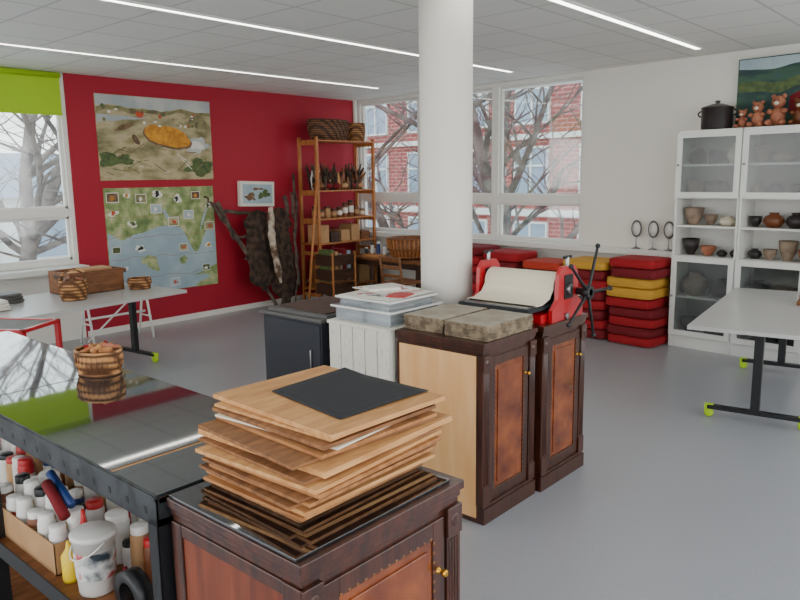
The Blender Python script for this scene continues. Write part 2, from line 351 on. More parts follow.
L=[(1.06,1.53,1.27,1.64,.010,0),(1.05,1.55,1.26,1.66,.009,1.5),(1.065,1.56,1.25,1.67,.011,-.5),(1.05,1.56,1.28,1.68,.009,-2),(1.07,1.57,1.25,1.66,.010,1),(1.06,1.58,1.26,1.68,.009,-1),(1.08,1.58,1.24,1.69,.011,2.5),
   (1.07,1.60,1.25,1.72,.011,3.5),(1.09,1.62,1.27,1.74,.009,-1.5),(1.12,1.66,1.26,1.78,.017,2),(1.10,1.62,1.30,1.76,.009,-4),(1.17,1.62,1.29,1.77,.010,-2),(1.19,1.64,1.31,1.79,.006,5),(1.18,1.63,1.30,1.80,.011,-1),(1.20,1.65,1.32,1.81,.009,2),(1.21,1.66,1.29,1.84,.014,-2)]
for i,(a,b_,c_,d,t,r) in enumerate(L):
    o.box(a,b_,c_,d,z,z+t,'cream' if i==12 else ('bwood' if i in(9,14,15) else ('bwood3','bwood2','bwood','bwood3','bwood2')[i%5]),r=r); z+=t+.0008
o.done(.0012)
o=Ob('black_paper_sheet')
n=12; A=Vector((1.345,1.72,0));B_=Vector((1.66,1.72,0));C_=Vector((1.65,1.345,0));D_=Vector((1.295,1.365,0))
gr=[]
for i in range(n+1):
    q=[]
    for j in range(n+1):
        u,v=i/n,j/n
        p=D_*(1-u)*(1-v)+C_*u*(1-v)+B_*u*v+A*(1-u)*v; p.z=z+.0035+.005*max(0,math.sin(u*3+v*2))*u+.008*max(0,v-.75)*4*u
        q.append(o.bm.verts.new(p))
    gr.append(q)
for i in range(n):
    for j in range(n): o.bm.faces.new((gr[i][j],gr[i+1][j],gr[i+1][j+1],gr[i][j+1]))
o.fin([v for q in gr for v in q],'blackp',True); ob=o.done(); md=ob.modifiers.new('solid','SOLIDIFY'); md.thickness=.002
# ------------------------------------------------------------------ glass topped workbench
o=Ob('glass_topped_workbench')
x0,x1,y0,y1=.92,1.53,1.69,4.3
for a,b_ in((y0,1.935),(1.95,2.995),(3.005,y1)): o.box(x0+.004,x1,a,b_,.963,.972,'bglass')
o.box(x0+.004,x1,1.935,1.95,.962,.970,'bwood'); o.box(x0+.004,x1,2.995,3.005,.962,.968,'bwood')
o.box(x0+.01,x1,y0,y1,.945,.963,'dkwood')
o.box(x0,x0+.006,y0,y1,.88,.972,'gmetal'); o.box(x0,x0+.05,y0,y1,.88,.885,'gmetal'); o.box(x1-.005,x1+.002,y0,y1,.88,.96,'gmetal')
o.box(x0-.004,x0,y0,y1,.955,.968,'gmetal')
o.box(x0,x1,y0,y0+.005,.88,.96,'gmetal')
for i in range(26): o.box(x0-.001,x0,y0+.05+i*.1,y0+.065+i*.1,.905,.925,'black')
for y in(y0,2.98,y1-.05):
    for x in(x0,x1-.05):
        o.box(x,x+.05,y,y+.005,0,.9,'black'); o.box(x,x+.005,y,y+.05,0,.9,'black')
for z_ in(.385,.1):
    o.box(x0+.01,x1-.01,y0+.01,y1-.01,z_,z_+.015,'oak')
    for x in(x0,x1-.006): o.box(x,x+.006,y0,y1,z_-.03,z_+.035,'black')
o.done(.001)
def jar(o,x,y,z,r,h,k,lid):
    o.lathe([(0,0),(r*.95,0),(r,.01),(r,h*.8),(r*.85,h*.86)],(x,y,z),k,16)
    o.lathe([(r*.9,0),(r*.9,h*.14),(r*.85,h*.15),(0,h*.15)],(x,y,z+h*.85),lid,16)
    if r>.03: o.lathe([(r+.001,h*.25),(r+.001,h*.65)],(x,y,z),random.choice(['card','pwhite','redp','pwhite','card','whitep']),16)
zs=.401
o=Ob('paint_jars'); 
rnd=random.Random(4)
for row,x in enumerate((1.40,1.29,1.18)):
    y=1.85
    while y<3.9:
        r=rnd.choice([.03,.035,.045]); h=rnd.uniform(.1,.2)+(.03,.06,0)[row]
        jar(o,x,y+r,zs,r,h,rnd.choice(['whitep','whitep','whitep','whitep','redp','brownp','blue','card']),rnd.choice(['white2','white2','white2','black','redp']))
        y+=2*r+.012
o.done()
o=Ob('cardboard_box_with_jars')
o.box(.97,1.12,2.52,3.1,zs,zs+.005,'card')
for a,b_,c_,d in((.97,.974,2.52,3.1),(1.116,1.12,2.52,3.1),(.97,1.12,2.52,2.524),(.97,1.12,3.096,3.1)): o.box(a,b_,c_,d,zs,zs+.12,'card')
for i,y in enumerate((2.57,2.665,2.76,2.86,2.96,3.05)): 
    jar(o,1.01,y,zs+.005,.032,.16+.02*(i%2),('whitep','brownp')[i%3==2],'white2'); jar(o,1.08,y,zs+.005,.032,.2,'whitep',('white2','black')[i%2])
o.done()
o=Ob('plastic_bucket')
o.lathe([(0,0),(.058,0),(.06,.005),(.07,.2),(.076,.2),(.076,.215),(.07,.22),(.0,.222)],(1.03,2.33,zs),'whitep',28)
o.lathe([(.0655,.06),(.069,.16)],(1.03,2.33,zs),'artp',28)
o.tube([(1.03-.078*math.sin(a),2.33+.078*math.cos(a),zs+.2-.06*math.sin(a)) for a in [math.pi*i/12 for i in range(13)]],.003,'white2',6)
o.done()
o=Ob('squeeze_bottle'); 
for (x,y,k,h) in((.995,2.455,'yel',.15),(1.06,2.465,'redp',.24),(1.08,2.22,'cred2',.1)):
    o.lathe([(0,0),(.026,0),(.028,.01),(.028,h*.65),(.012,h*.8),(.01,h*.85),(.006,h),(0,h)],(x,y,zs),k,16)
o.done()
o=Ob('roller_tube'); o.tube([(1.02,2.52,zs+.21),(1.03,2.68,zs+.29)],.02,'cred2',12); o.tube([(1.06,2.55,zs+.23),(1.07,2.74,zs+.3)],.016,'blue',12); o.done()
o=Ob('tape_roll'); o.lathe([(.05,0),(.085,0),(.085,.05),(.05,.05),(.05,0)],(1.0,2.06,zs+.086),'black',28,axis='X'); o.lathe([(.05,0),(.085,0),(.085,.03),(.05,.03),(.05,0)],(1.02,1.87,zs),'brownp',24); o.done()
def basket(name,c,r,h,k='wick',sx=1,sy=1,flare=1.15,handle=False,fill=None,frame=None,seg=28):
    o=Ob(name,frame); x,y,z=c
    o.lathe([(0,0),(r/flare,0),(r*1.0,h*.5),(r,h),(r*.94,h),(r*.92,h*.5),(r/flare*.93,.012),(0,.012)],c,k,seg,sx,sy)
    for zz in(h,h*.06):
        rr=r*.97 if zz==h else r/flare
        P=[(x+rr*sx*math.cos(a),y+rr*sy*math.sin(a),z+zz) for a in [2*math.pi*i/seg for i in range(seg+1)]]
        o.tube(P,.006+r*.02,k,6,cap=False)
    for i in range(0,seg):
        a=2*math.pi*i/seg; o.tube([(x+r/flare*sx*math.cos(a),y+r/flare*sy*math.sin(a),z+.01),(x+r*1.02*sx*math.cos(a),y+r*1.02*sy*math.sin(a),z+h*.5),(x+r*sx*math.cos(a),y+r*sy*math.sin(a),z+h)],.003+r*.008,k,5)
    if handle: o.tube([(x+r*sx*math.cos(a),y,z+h+h*.5*math.sin(a)) for a in [math.pi*i/14 for i in range(15)]],.008,k,6)
    if fill:
        rn=random.Random(1)
        for i in range(14):
            a=rn.uniform(0,6.28); q=rn.uniform(0,.6)*r; b2=rn.uniform(0,6.28)
            dx,dy=math.cos(b2)*r*.35,math.sin(b2)*r*.35
            cx,cy=x+q*sx*math.cos(a),y+q*sy*math.sin(a)
            o.tube([(cx-dx,cy-dy,z+h*.85+rn.uniform(0,.02)),(cx+dx,cy+dy,z+h*.92+rn.uniform(0,.03))],.011,rn.choice(fill),8)
    return o.done()
basket('wicker_basket',(1.43,3.02,.973),.10,.10,sx=.9,sy=1.15,fill=['clayr','pine','cred','pine','bwood'])
o=Ob('red_frame_trolley',ROT(1.66,4.44,122)); tx0,tx1,ty0,ty1=0,1.0,-.36,0
for x in(tx0,tx1-.03):
    for y in(ty0,ty1-.03): o.box(x,x+.03,y,y+.03,0,.93,'redm')
for y in(ty0,ty1-.03): o.box(tx0,tx1,y,y+.03,.912,.935,'redm'); o.box(tx0,tx1,y,y+.03,.2,.23,'redm')
for x in(tx0,tx1-.03): o.box(x,x+.03,ty0,ty1,.912,.935,'redm')
o.box(tx0+.03,tx1-.03,ty0+.03,ty1-.03,.915,.93,'greytop'); o.box(tx0+.03,tx1-.03,ty0+.03,ty1-.03,.21,.23,'greytop'); o.done(.003)
# ------------------------------------------------------------------ island bits
o=Ob('white_slatted_crate'); x0,x1,y0,y1,h=2.90,3.38,2.63,3.12,.965
for (a,b_) in((x0,y0),(x1-.035,y0),(x0,y1-.035),(x1-.035,y1-.035)): o.box(a,a+.035,b_,b_+.035,0,h-.02,'crate')
n=5; wd_=(y1-y0)/n
for i in range(n): o.box(x0-.012,x0,y0+i*wd_+.003,y0+(i+1)*wd_-.003,.02,h-.02,'crate'); o.box(x1,x1+.012,y0+i*wd_+.003,y0+(i+1)*wd_-.003,.02,h-.02,'crate')
for i in range(n): o.box(x0,x1,y1,y1+.012,.02+i*.19,.02+i*.19+.17,'crate')
for i in range(4): o.box(x0,x1,y0+.003,y0+.012,.02+i*.23,.02+i*.23+.2,'crate')
o.box(x0-.015,x1+.015,y0,y1+.014,h-.02,h,'crate'); o.box(x0,x1,y0+.01,y1,.02,.04,'crate'); o.done(.003)
o=Ob('black_cabinet'); x0,x1,y0,y1,h=2.90,3.44,3.2,3.78,.96
o.box(x0+.01,x1-.01,y0+.01,y1-.01,.06,h-.03,'blackcab'); o.box(x0+.03,x1-.03,y0+.03,y1-.03,0,.06,'blackcab')
o.box(x0+.002,x0+.012,y0+.02,y1-.02,.08,h-.05,'blackcab')
o.box(x0-.01,x1+.01,y0-.01,y1+.01,h-.03,h-.01,'greytop'); o.box(x0+.03,x1+.02,y0-.0,y1-.04,h-.01,h+.012,'greytop',r=2)
o.box(x0+.07,x1-.05,y0+.01,y1-.1,h+.012,h+.02,'dkwood',r=-4)
o.tube([(x0-.006,y0+.1,.6),(x0-.006,y0+.1,.75)],.006,'steel'); o.done(.003)
o=Ob('acrylic_tray'); z0=.966
def tray(x0,x1,y0,y1,z,h,t=.004,k='tray'):
    o.box(x0,x1,y0,y1,z,z+t,k)
    o.box(x0,x0+t,y0,y1,z,z+h,k); o.box(x1-t,x1,y0,y1,z,z+h,k); o.box(x0,x1,y0,y0+t,z,z+h,k); o.box(x0,x1,y1-t,y1,z,z+h,k)
    for a,b_,c_,d in((x0-.02,x0,y0-.02,y1+.02),(x1,x1+.02,y0-.02,y1+.02),(x0,x1,y0-.02,y0),(x0,x1,y1,y1+.02)): o.box(a,b_,c_,d,z+h-t,z+h,'tray')
    o.box(x0-.022,x0-.02,y0-.022,y1+.022,z+h-.012,z+h,'white2'); o.box(x0-.022,x1+.022,y0-.022,y0-.02,z+h-.012,z+h,'white2')
tray(2.93,3.35,2.66,3.10,z0,.09); tray(2.96,3.34,2.69,3.09,z0+.012,.13)
o.box(2.97,3.3,2.72,3.05,z0+.017,z0+.04,'pwhite'); o.box(3.0,3.25,2.75,2.95,z0+.04,z0+.06,'cream',r=8); o.box(3.05,3.3,2.8,3.0,z0+.06,z0+.075,'whitep',r=-8)
o.done(.001)
o=Ob('art_prints'); zz=z0+.143
o.box(2.95,3.37,2.70,3.10,zz,zz+.004,'pwhite',r=4); o.box(3.02,3.34,2.76,3.02,zz+.004,zz+.006,'artp',r=4); o.box(3.12,3.42,2.84,3.16,zz+.007,zz+.011,'pwhite',r=-14)
o.box(3.15,3.38,2.88,3.12,zz+.011,zz+.0125,'artp',r=-14); o.box(3.05,3.2,2.70,2.82,zz+.006,zz+.012,'redp',r=20); o.box(3.1,3.3,2.9,3.05,zz+.0125,zz+.03,'pwhite',r=-30); o.done()
for (a,b_,c_,d,r) in((2.96,3.385,2.32,2.59,1),(2.95,3.375,2.02,2.295,-1)):
    o=Ob('litho_stone')
    g=bmesh.ops.create_cube(o.bm,size=1,matrix=Matrix.Translation(((a+b_)/2,(c_+d)/2,1.011))@Matrix.Rotation(math.radians(r),4,'Z')@Matrix.Diagonal((b_-a,d-c_,.08,1)))
    bmesh.ops.subdivide_edges(o.bm,edges=o.bm.edges[:],cuts=14,use_grid_fill=True)
    rn=random.Random(int(c_*100))
    for v in o.bm.verts:
        if v.co.z<1.045 and v.co.z>.975: v.co.x+=rn.uniform(-.004,.006)*(1 if v.co.x>3.17 else -1); v.co.y+=rn.uniform(-.006,.004)
    i1=o.mi('stone');i2=o.mi('stone2')
    for f in o.bm.faces: f.material_index=i1 if f.calc_center_median().z>1.049 else i2
    o.done(.003)
# ------------------------------------------------------------------ etching press
o=Ob('etching_press'); zb=.971
o.box(3.50,3.95,2.04,2.12,zb,zb+.05,'redm'); o.box(3.50,3.95,2.48,2.56,zb,zb+.05,'redm')
o.box(3.40,4.10,2.06,2.54,zb+.07,zb+.092,'blackp'); o.box(3.42,4.08,2.08,2.52,zb+.092,zb+.1,'steel')
for y in(2.015,2.56):
    P=[(3.56,zb),(3.92,zb),(3.92,zb+.07),(3.86,zb+.12),(3.85,zb+.27),(3.81,zb+.31),(3.67,zb+.31),(3.63,zb+.27),(3.62,zb+.12),(3.56,zb+.07)]
    a=[o.bm.verts.new((x,y-.012,z_)) for x,z_ in P]; c_=[o.bm.verts.new((x,y+.012,z_)) for x,z_ in P]
    o.bm.faces.new(a); o.bm.faces.new(c_[::-1])
    for i in range(len(P)): o.bm.faces.new((a[i],a[(i+1)%len(P)],c_[(i+1)%len(P)],c_[i]))
    o.fin(a+c_,'redm')
    o.box(3.69,3.79,y-.016,y+.016,zb+.12,zb+.26,'black')
    o.tube([(3.74,y,zb+.28),(3.74,y,zb+.36)],.012,'steel',10); o.tube([(3.70,y,zb+.36),(3.78,y,zb+.36)],.009,'black',8)
    o.lathe([(0,-.03),(.03,-.03),(.03,.03),(0,.03)],(3.74,y,zb+.175),'steel',18,axis='Y')
o.lathe([(0,.0),(.066,0),(.066,.5),(0,.5)],(3.74,2.04,zb+.175),'steel',32,axis='Y')
n=26; prof=[]
for i in range(n+1):
    a=math.pi*(-.35)+math.pi*1.35*i/n
    prof.append((3.74-.082*math.cos(a)*1.0,zb+.185+.082*math.sin(a)))
prof=[(3.47,zb+.106),(3.54,zb+.106),(3.62,zb+.13)]+[(x,z_) for x,z_ in prof if z_>zb+.165]+[(3.86,zb+.13),(3.93,zb+.106),(4.03,zb+.106)]
top=[[o.bm.verts.new((x,y,z_)) for x,z_ in prof] for y in(2.055,2.53)]
bot=[[o.bm.verts.new((x,y,z_-.006 if z_<zb+.15 else z_-.004)) for x,z_ in prof] for y in(2.055,2.53)]
for i in range(len(prof)-1):
    o.bm.faces.new((top[0][i],top[0][i+1],top[1][i+1],top[1][i])); o.bm.faces.new((bot[0][i],bot[1][i],bot[1][i+1],bot[0][i+1]))
    for q in(0,1): o.bm.faces.new((top[q][i],bot[q][i],bot[q][i+1],top[q][i+1]))
o.fin([v for q in top+bot for v in q],'cream',True)
for y in(2.0,2.58): o.tube([(3.72,y-.01,zb+.02),(3.72,y+.01,zb+.02)],.02,'steel',10)
cx,cy,cz=3.84,1.93,zb+.15
o.tube([(3.84,2.0,cz),(3.84,1.91,cz)],.022,'black',12)
for a in(70,142,214,286,358):
    a=math.radians(a); o.tube([(cx,cy,cz),(cx+.27*math.cos(a),cy-.005,cz+.27*math.sin(a))],[.011,.008],'black',8)
    o.ball((cx+.28*math.cos(a),cy-.005,cz+.28*math.sin(a)),.015,'black',n=12)
o.lathe([(0,-.02),(.04,-.02),(.045,0),(.04,.02),(0,.02)],(cx,cy,cz),'black',20,axis='Y')
o.done(.002)
# ------------------------------------------------------------------ tables
def ftable(name,fr,L,W,h=.72,ends=(.3,.3)):
    o=Ob(name,fr)
    o.box(0,L,0,W,h-.03,h-.004,'tabletop'); o.box(0,L,0,W,h-.004,h,'tabletop')
    for x in(ends[0],L-ends[1]):
        o.box(x-.025,x+.025,W/2-.03,W/2+.03,.08,h-.06,'black'); o.box(x-.03,x+.03,.12,W-.12,h-.06,h-.03,'black')
        o.box(x-.025,x+.025,W/2-.32,W/2+.32,.065,.095,'black')
        for s in(-1,1):
            yy=W/2+s*.31
            o.lathe([(0,-.02),(.03,-.018),(.035,0),(.03,.018),(0,.02)],(x,yy,.035),'lime',16,axis='X')
            o.box(x-.02,x+.02,yy-.03,yy+.03,.05,.1,'lime')
    o.box(ends[0],L-ends[1],W/2-.02,W/2+.02,h-.1,h-.065,'black')
    return o.done(.003)
fr=ROT(5.17,1.82,7.8); ftable('folding_table',lambda v:fr((v[0],-v[1],v[2])),2.03,.9,ends=(.22,.22))
fl=ROT(3.92,6.28,7); ftable('folding_table',lambda v:fl((-v[0],v[1],v[2])),2.9,1.1,ends=(.25,.25))
basket('wicker_basket',(2.95,6.62,.722),.12,.18,handle=True,fill=['clayr','oak'])
basket('wicker_basket',(3.68,6.75,.722),.11,.10,handle=False)
o=Ob('wooden_box',ROT(3.27,7.02,5)); 
for a,b_,c_,d in((-.28,.28,-.2,-.185),(-.28,.28,.185,.2),(-.28,-.265,-.2,.2),(.265,.28,-.2,.2)): o.box(a,b_,c_,d,.722,.94,'oak')
o.box(-.28,.28,-.2,.2,.722,.735,'oak'); o.box(-.26,.26,-.18,.18,.84,.86,'card'); o.box(-.29,-.28,-.08,.08,.87,.91,'dkwood'); o.box(.28,.29,-.08,.08,.87,.91,'dkwood'); 
o.box(-.2,.1,-.1,.1,.86,.93,'bwood',r=12); o.box(-.05,.22,-.12,.12,.9,.95,'card',r=-10); o.done(.004)
o=Ob('folded_cloths'); 
for i,(x,y,k) in enumerate(((2.2,6.6,'pwhite'),(2.45,6.95,'greytop'),(1.95,6.95,'cream'))):
    for j in range(3): o.ball((x,y,.738+j*.028),(.17-.01*j,.12,.016),k,e=.4)
o.done()
o=Ob('white_trestle'); 
for x in(3.55,4.25):
    for s in(-1,1): o.tube([(x,7.72+s*.16,0),(x,7.72+s*.02,.62)],.014,'lacq')
    o.tube([(x,7.6,.25),(x,7.84,.25)],.01,'lacq')
for zc in(.3,.62): o.tube([(3.55,7.72,zc),(4.25,7.72,zc)],.014,'lacq')
o.tube([(3.55,7.72,.05),(4.25,7.72,.6)],.01,'lacq'); o.done()
o=Ob('wooden_easel_stand',ROT(6.60,1.27,7.8))
o.box(-.03,.03,-.15,-.11,.722,1.42,'oak'); o.box(-.03,.03,.11,.15,.722,1.42,'oak'); o.box(-.02,.02,-.11,.11,.95,1.38,'dkwood'); o.box(-.12,.12,-.16,.16,.722,.75,'oak'); o.box(-.03,.03,-.16,.16,1.40,1.44,'oak'); o.done(.003)
# ------------------------------------------------------------------ wall posters
def blob(cx,cz,rx,rz,n=36,rot=0,w=.18,seed=0):
    ca,sa=math.cos(rot),math.sin(rot); P=[]
    for i in range(n):
        a=2*math.pi*i/n; q=1+w*(noise.noise(Vector((math.cos(a)*1.5,math.sin(a)*1.5,seed*3.7)))*2+noise.noise(Vector((math.cos(a)*5,math.sin(a)*5,seed*1.3)))*.7)
        x,z=rx*q*math.cos(a),rz*q*math.sin(a); P.append((cx+x*ca-z*sa,cz+x*sa+z*ca))
    return P
def band(x0,x1,f,th,n=50):
    xs=[x0+(x1-x0)*i/n for i in range(n+1)]
    return [(x,f(x)) for x in xs]+[(x,f(x)-th(x)) for x in xs[::-1]]
def rect(x,z,w,h): return [(x-w,z-h),(x+w,z-h),(x+w,z+h),(x-w,z+h)]
def poster(name,x0,x1,z0,z1,y,shapes,base):
    o=Ob(name); o.box(x0,x1,y-.012,y-.001,z0,z1,base)
    for i,(k,P) in enumerate(shapes):
        P=[(min(max(x,x0+.005),x1-.005),min(max(z,z0+.005),z1-.005)) for x,z in P]
        o.poly([(x,y-.0125-.00015*i,z) for x,z in P],k)
    return o.done(center=False)
nz=lambda x,s,f=3:noise.noise(Vector((x*f,s*7.3,0)))
S=[('p4',band(4.08,5.61,lambda x:2.775,lambda x:.13+.05*nz(x,1)+.01*nz(x,2,14))),
 ('p1s',band(4.08,5.61,lambda x:2.64-.05*nz(x,1)+.02*nz(x,6,9),lambda x:.05+.03*nz(x,3,5))),
 ('p4',band(4.08,4.75,lambda x:2.55+.03*nz(x,8,4),lambda x:max(.002,.09*(4.75-x)/.67))),
 ('pgr',blob(4.28,2.05,.2,.09,seed=2,w=.4)),('pgr',blob(5.42,1.95,.16,.08,seed=4,w=.4)),('p1s',blob(5.4,2.5,.2,.06,seed=5,w=.4)),
 ('p4',blob(5.36,2.22,.18,.08,seed=6,w=.4)),('pwhite',blob(5.38,2.22,.12,.05,seed=7,w=.4)),
 ('pbr',blob(4.97,2.315,.34,.135,rot=-.22,seed=1,w=.08)),('pyel',blob(4.97,2.33,.32,.125,rot=-.22,seed=1,w=.08)),('p1',blob(4.9,2.08,.25,.05,seed=9,w=.4)),
 ('porange',blob(4.62,2.57,.05,.04,seed=3)),('pbr',blob(4.42,2.42,.11,.025,rot=.3,seed=4)),('pbr',blob(4.55,2.28,.03,.08,rot=.5,seed=8))]
rn=random.Random(9)
for i in range(30):
    x,z=rn.uniform(4.15,5.5),rn.uniform(1.86,2.2); a=rn.uniform(-.8,.8); l=rn.uniform(.05,.22); t=.008
    S.append((rn.choice(['pbr','pbr','pgr','pwhite','p1s']),[(x,z),(x+l*math.cos(a),z+l*math.sin(a)),(x+l*math.cos(a)-t*math.sin(a),z+l*math.sin(a)+t),(x-t*math.sin(a),z+t)]))
for i in range(22): S.append((rn.choice(['pbr','p1s','pgr','porange','pwhite']),blob(rn.uniform(4.15,5.5),rn.uniform(2.44,2.66),rn.uniform(.012,.03),rn.uniform(.01,.02),n=12,seed=i)))
poster('landscape_poster',4.08,5.61,1.80,2.78,8.2,S,'p1')
def shore(x): return 1.22+.05*nz(x,11,5)+.02*nz(x,12,16)-.32*math.exp(-((x-5.28)/.14)**2)-.12*math.exp(-((x-4.3)/.2)**2)
S=[('p3',band(4.10,5.59,shore,lambda x:max(.02,shore(x)-.5-.25*max(0,(x-5.1))+.04*nz(x,14,6)-.05),80)),
 ('p3',blob(4.9,.5,.45,.12,seed=3,w=.3)),('p2',blob(4.62,.80,.15,.055,rot=-.5,seed=5,w=.4)),('p2',blob(5.08,.78,.07,.04,rot=.3,seed=6,w=.4)),
 ('p3',blob(4.9,1.35,.02,.16,rot=.5,seed=8,w=.4)),('p3',blob(5.42,1.3,.015,.14,rot=-.4,seed=9,w=.4))]
for i in range(5):
    f=lambda x,i=i:.62+.25*i+.05*nz(x,20+i,4); S.append(('pline',band(4.12,5.57,f,lambda x:.005,60)))
rn=random.Random(2)
for i,(x,z) in enumerate(((4.2,1.6),(4.38,1.62),(4.56,1.58),(4.2,1.42),(4.2,.98),(4.27,.75),(4.75,1.45),(5.05,1.56),(5.32,1.6),(5.5,1.46),(4.98,1.28),(5.47,.95),(5.42,.66),(4.55,.52),(4.95,.52),(4.78,1.63),(5.2,1.36),(4.42,1.28),(5.1,.95),(4.5,.98),(5.5,1.2),(4.3,.55))):
    r=rn.uniform(.05,.08)
    if i%2==0:
        S.append(('pwhite',rect(x,z,r,r*.75))); S.append((rn.choice(['pbr','pgr','p1s','p1','p3']),rect(x,z,r*.88,r*.63))); S.append((rn.choice(['pyel','porange','pwhite','pbr']),blob(x,z-r*.1,r*.45,r*.28,n=12,seed=z,w=.5)))
    else:
        S.append(('pwhite',blob(x,z,r*.85,r*.6,n=16,w=.4,seed=x))); S.append((rn.choice(['pbr','pyel','pgr','blackp','porange','pbr']),blob(x,z,r*.55,r*.36,n=12,seed=z,w=.6)))
poster('map_poster',4.10,5.59,.42,1.71,8.2,S,'p2')
o=Ob('framed_picture'); o.box(5.98,6.56,8.13,8.19,1.42,1.76,'pwhite',ry=2); o.box(6.02,6.52,8.126,8.131,1.46,1.72,'p3',ry=2)
for i,(x,z,a,b_) in enumerate(((6.16,1.55,.09,.04),(6.36,1.58,.1,.06),(6.28,1.66,.08,.02))): o.poly([(q[0],8.1245-.0003*i,q[1]) for q in blob(x,z,a,b_,seed=i,w=.5)],('pbr','pgr','pbr')[i])
o.done()
o=Ob('branch_rack_with_pelts')
def wob(a,b,n=9,w=.035,seed=0):
    rn=random.Random(seed); a,b=Vector(a),Vector(b)
    return [a.lerp(b,i/n)+Vector((rn.uniform(-w,w),rn.uniform(-w*.5,w*.5),rn.uniform(-w,w)*.5 if 0<i<n else 0)) for i in range(n+1)]
for i,(a,b_,r) in enumerate((((5.55,8.08,1.5),(6.25,7.75,.02),.034),((6.72,8.06,1.55),(6.35,7.78,0.02),.03),((5.6,8.05,1.38),(6.75,8.02,1.27),.026),((5.5,8.08,1.5),(5.72,7.97,1.0),.022),((6.78,8.0,1.6),(6.68,7.8,.3),.022),((6.86,8.06,1.85),(6.55,7.7,.02),.02),((5.75,8.0,1.05),(6.5,7.96,.95),.022),((5.4,8.1,1.58),(5.6,8.05,1.4),.015),((5.9,7.95,.75),(6.6,7.85,.6),.018))):
    o.tube(wob(a,b_,seed=i),[r*(1-.35*j/9) for j in range(10)],'bark',8)
def pelt(cx,y,z0,z1,w,k,seed):
    rn=random.Random(seed); nz_,nx=18,10; G=[]
    for i in range(nz_+1):
        t=i/nz_; zz=z1+(z0-z1)*t
        sh=.35+.65*math.sin(math.pi*(.15+.75*t)); sh+=.35*math.exp(-((t-.14)/.05)**2)+.4*math.exp(-((t-.82)/.06)**2)
        if t>.9: sh*=.45
        ww=w*sh*(1+rn.uniform(-.08,.08)); q=[]
        for j in range(nx+1):
            u=j/nx-.5; q.append(o.bm.verts.new((cx+u*ww+.02*math.sin(t*6+seed),y-.04*math.cos(u*3.1)-rn.uniform(0,.015)-.15*t,zz+rn.uniform(-.01,.01)-.05*abs(u))))
        G.append(q)
    for i in range(nz_):
        for j in range(nx): o.bm.faces.new((G[i][j],G[i+1][j],G[i+1][j+1],G[i][j+1]))
    o.fin([v for q in G for v in q],k,True)
pelt(6.08,7.98,.3,1.38,.40,'fur',1); pelt(6.44,7.96,.08,1.40,.46,'fur',3); pelt(6.27,7.90,.4,1.42,.12,'furw',2)
o.done()
# ------------------------------------------------------------------ pine shelf
o=Ob('pine_shelf_unit'); x0,x1,y0,y1=6.92,8.1,7.62,8.02
for x in(x0,x1-.04):
    for y in(y0,y1-.04): o.box(x,x+.04,y,y+.04,0,2.36,'pine')
    for z_ in(.15,.75,1.2,1.6,2.3): o.box(x+.01,x+.03,y0+.04,y1-.04,z_-.05,z_,'pine')
for z_ in(.2,.85,1.2,1.6,2.3): o.box(x0+.0,x1-.0,y0+.003,y1-.003,z_,z_+.02,'pine')
o.tube([(x0+.04,y1-.01,.25),(x1-.04,y1-.01,1.2)],.006,'steel',6); o.done(.003)
basket('wicker_basket',(7.35,7.82,2.322),.36,.28,'wickd',1,.5,flare=1.2)
basket('wicker_basket',(7.90,7.82,2.322),.14,.26,'wick',1,1,flare=1.1)
o=Ob('dried_plant_bundles'); rn=random.Random(5)
for i in range(90):
    x=rn.uniform(7.05,7.92); y=rn.uniform(7.7,7.92); a=rn.uniform(-.7,.7); h=rn.uniform(.12,.38)
    o.tube([(x,y,1.625),(x+a*h*.5,y,1.63+h*.6),(x+a*h,y-.02,1.63+h)],[.02,.028,.006],rn.choice(['oak','bark','fur','bwood','brownp','fur','bark','white2']),6)
for i in range(6): o.ball((7.08+i*.16,7.78,1.68),(.08,.1,.058),rn.choice(['oak','fur','card','cred2']))
o.done()
o=Ob('craft_supplies'); 
for i in range(9): 
    x=7.02+i*.12; h=rn.uniform(.1,.26); jar(o,x,7.8,1.221,.045,h,rn.choice(['brownp','oak','oak','card','clay']),rn.choice(['black','dkwood','oak']))
for i in range(5): o.box(7.0+i*.21,7.17+i*.21,7.68,7.95,.871,.871+rn.uniform(.12,.28),rn.choice(['oak','card','dkwood','bwood']))
for i in range(4): o.box(7.0+i*.26,7.22+i*.26,7.68,7.95,.221,.221+rn.uniform(.25,.5),rn.choice(['oak','dkwood','card','dkwood']))
o.done(.003)
o=Ob('slatted_crate'); x0,x1,y0,y1=6.72,7.18,7.16,7.5
for z_ in(.0,.2,.4,.6): 
    o.box(x0,x1,y0,y0+.012,z_,z_+.15,'dkwood'); o.box(x0,x1,y1-.012,y1,z_,z_+.15,'dkwood'); o.box(x0,x0+.012,y0,y1,z_,z_+.15,'dkwood'); o.box(x1-.012,x1,y0,y1,z_,z_+.15,'dkwood')
for x in(x0,x1-.03):
    for y in(y0-.006,y1-.024): o.box(x,x+.03,y,y+.03,0,.78,'pine')
o.box(x0,x1,y0,y1,.0,.02,'oak'); o.box(x0,x1,y0,y1,.36,.38,'oak'); 
for i in range(5): o.box(x0+.03+i*.08,x0+.09+i*.08,y0+.05,y1-.05,.38,.82-.03*(i%3),('pgr','card','clay','cred2','p3')[i])
o.done(.002)
o=Ob('leaning_pole'); o.tube([(6.60,7.53,.0),(6.88,7.59,1.75)],.018,'pine',8); o.done()
o=Ob('wooden_worktable',BK); a0,a1=.75,2.2
o.box(a0,a1,.22,.85,.64,.675,'oak'); o.box(a0+.05,a1-.05,.26,.8,.56,.64,'dkwood')
for s in(a0+.04,a1-.1):
    for d in(.26,.75): o.box(s,s+.06,d,d+.05,0,.58,'dkwood')
o.box(a0+.1,a1-.1,.3,.75,.2,.22,'oak'); o.done(.003)
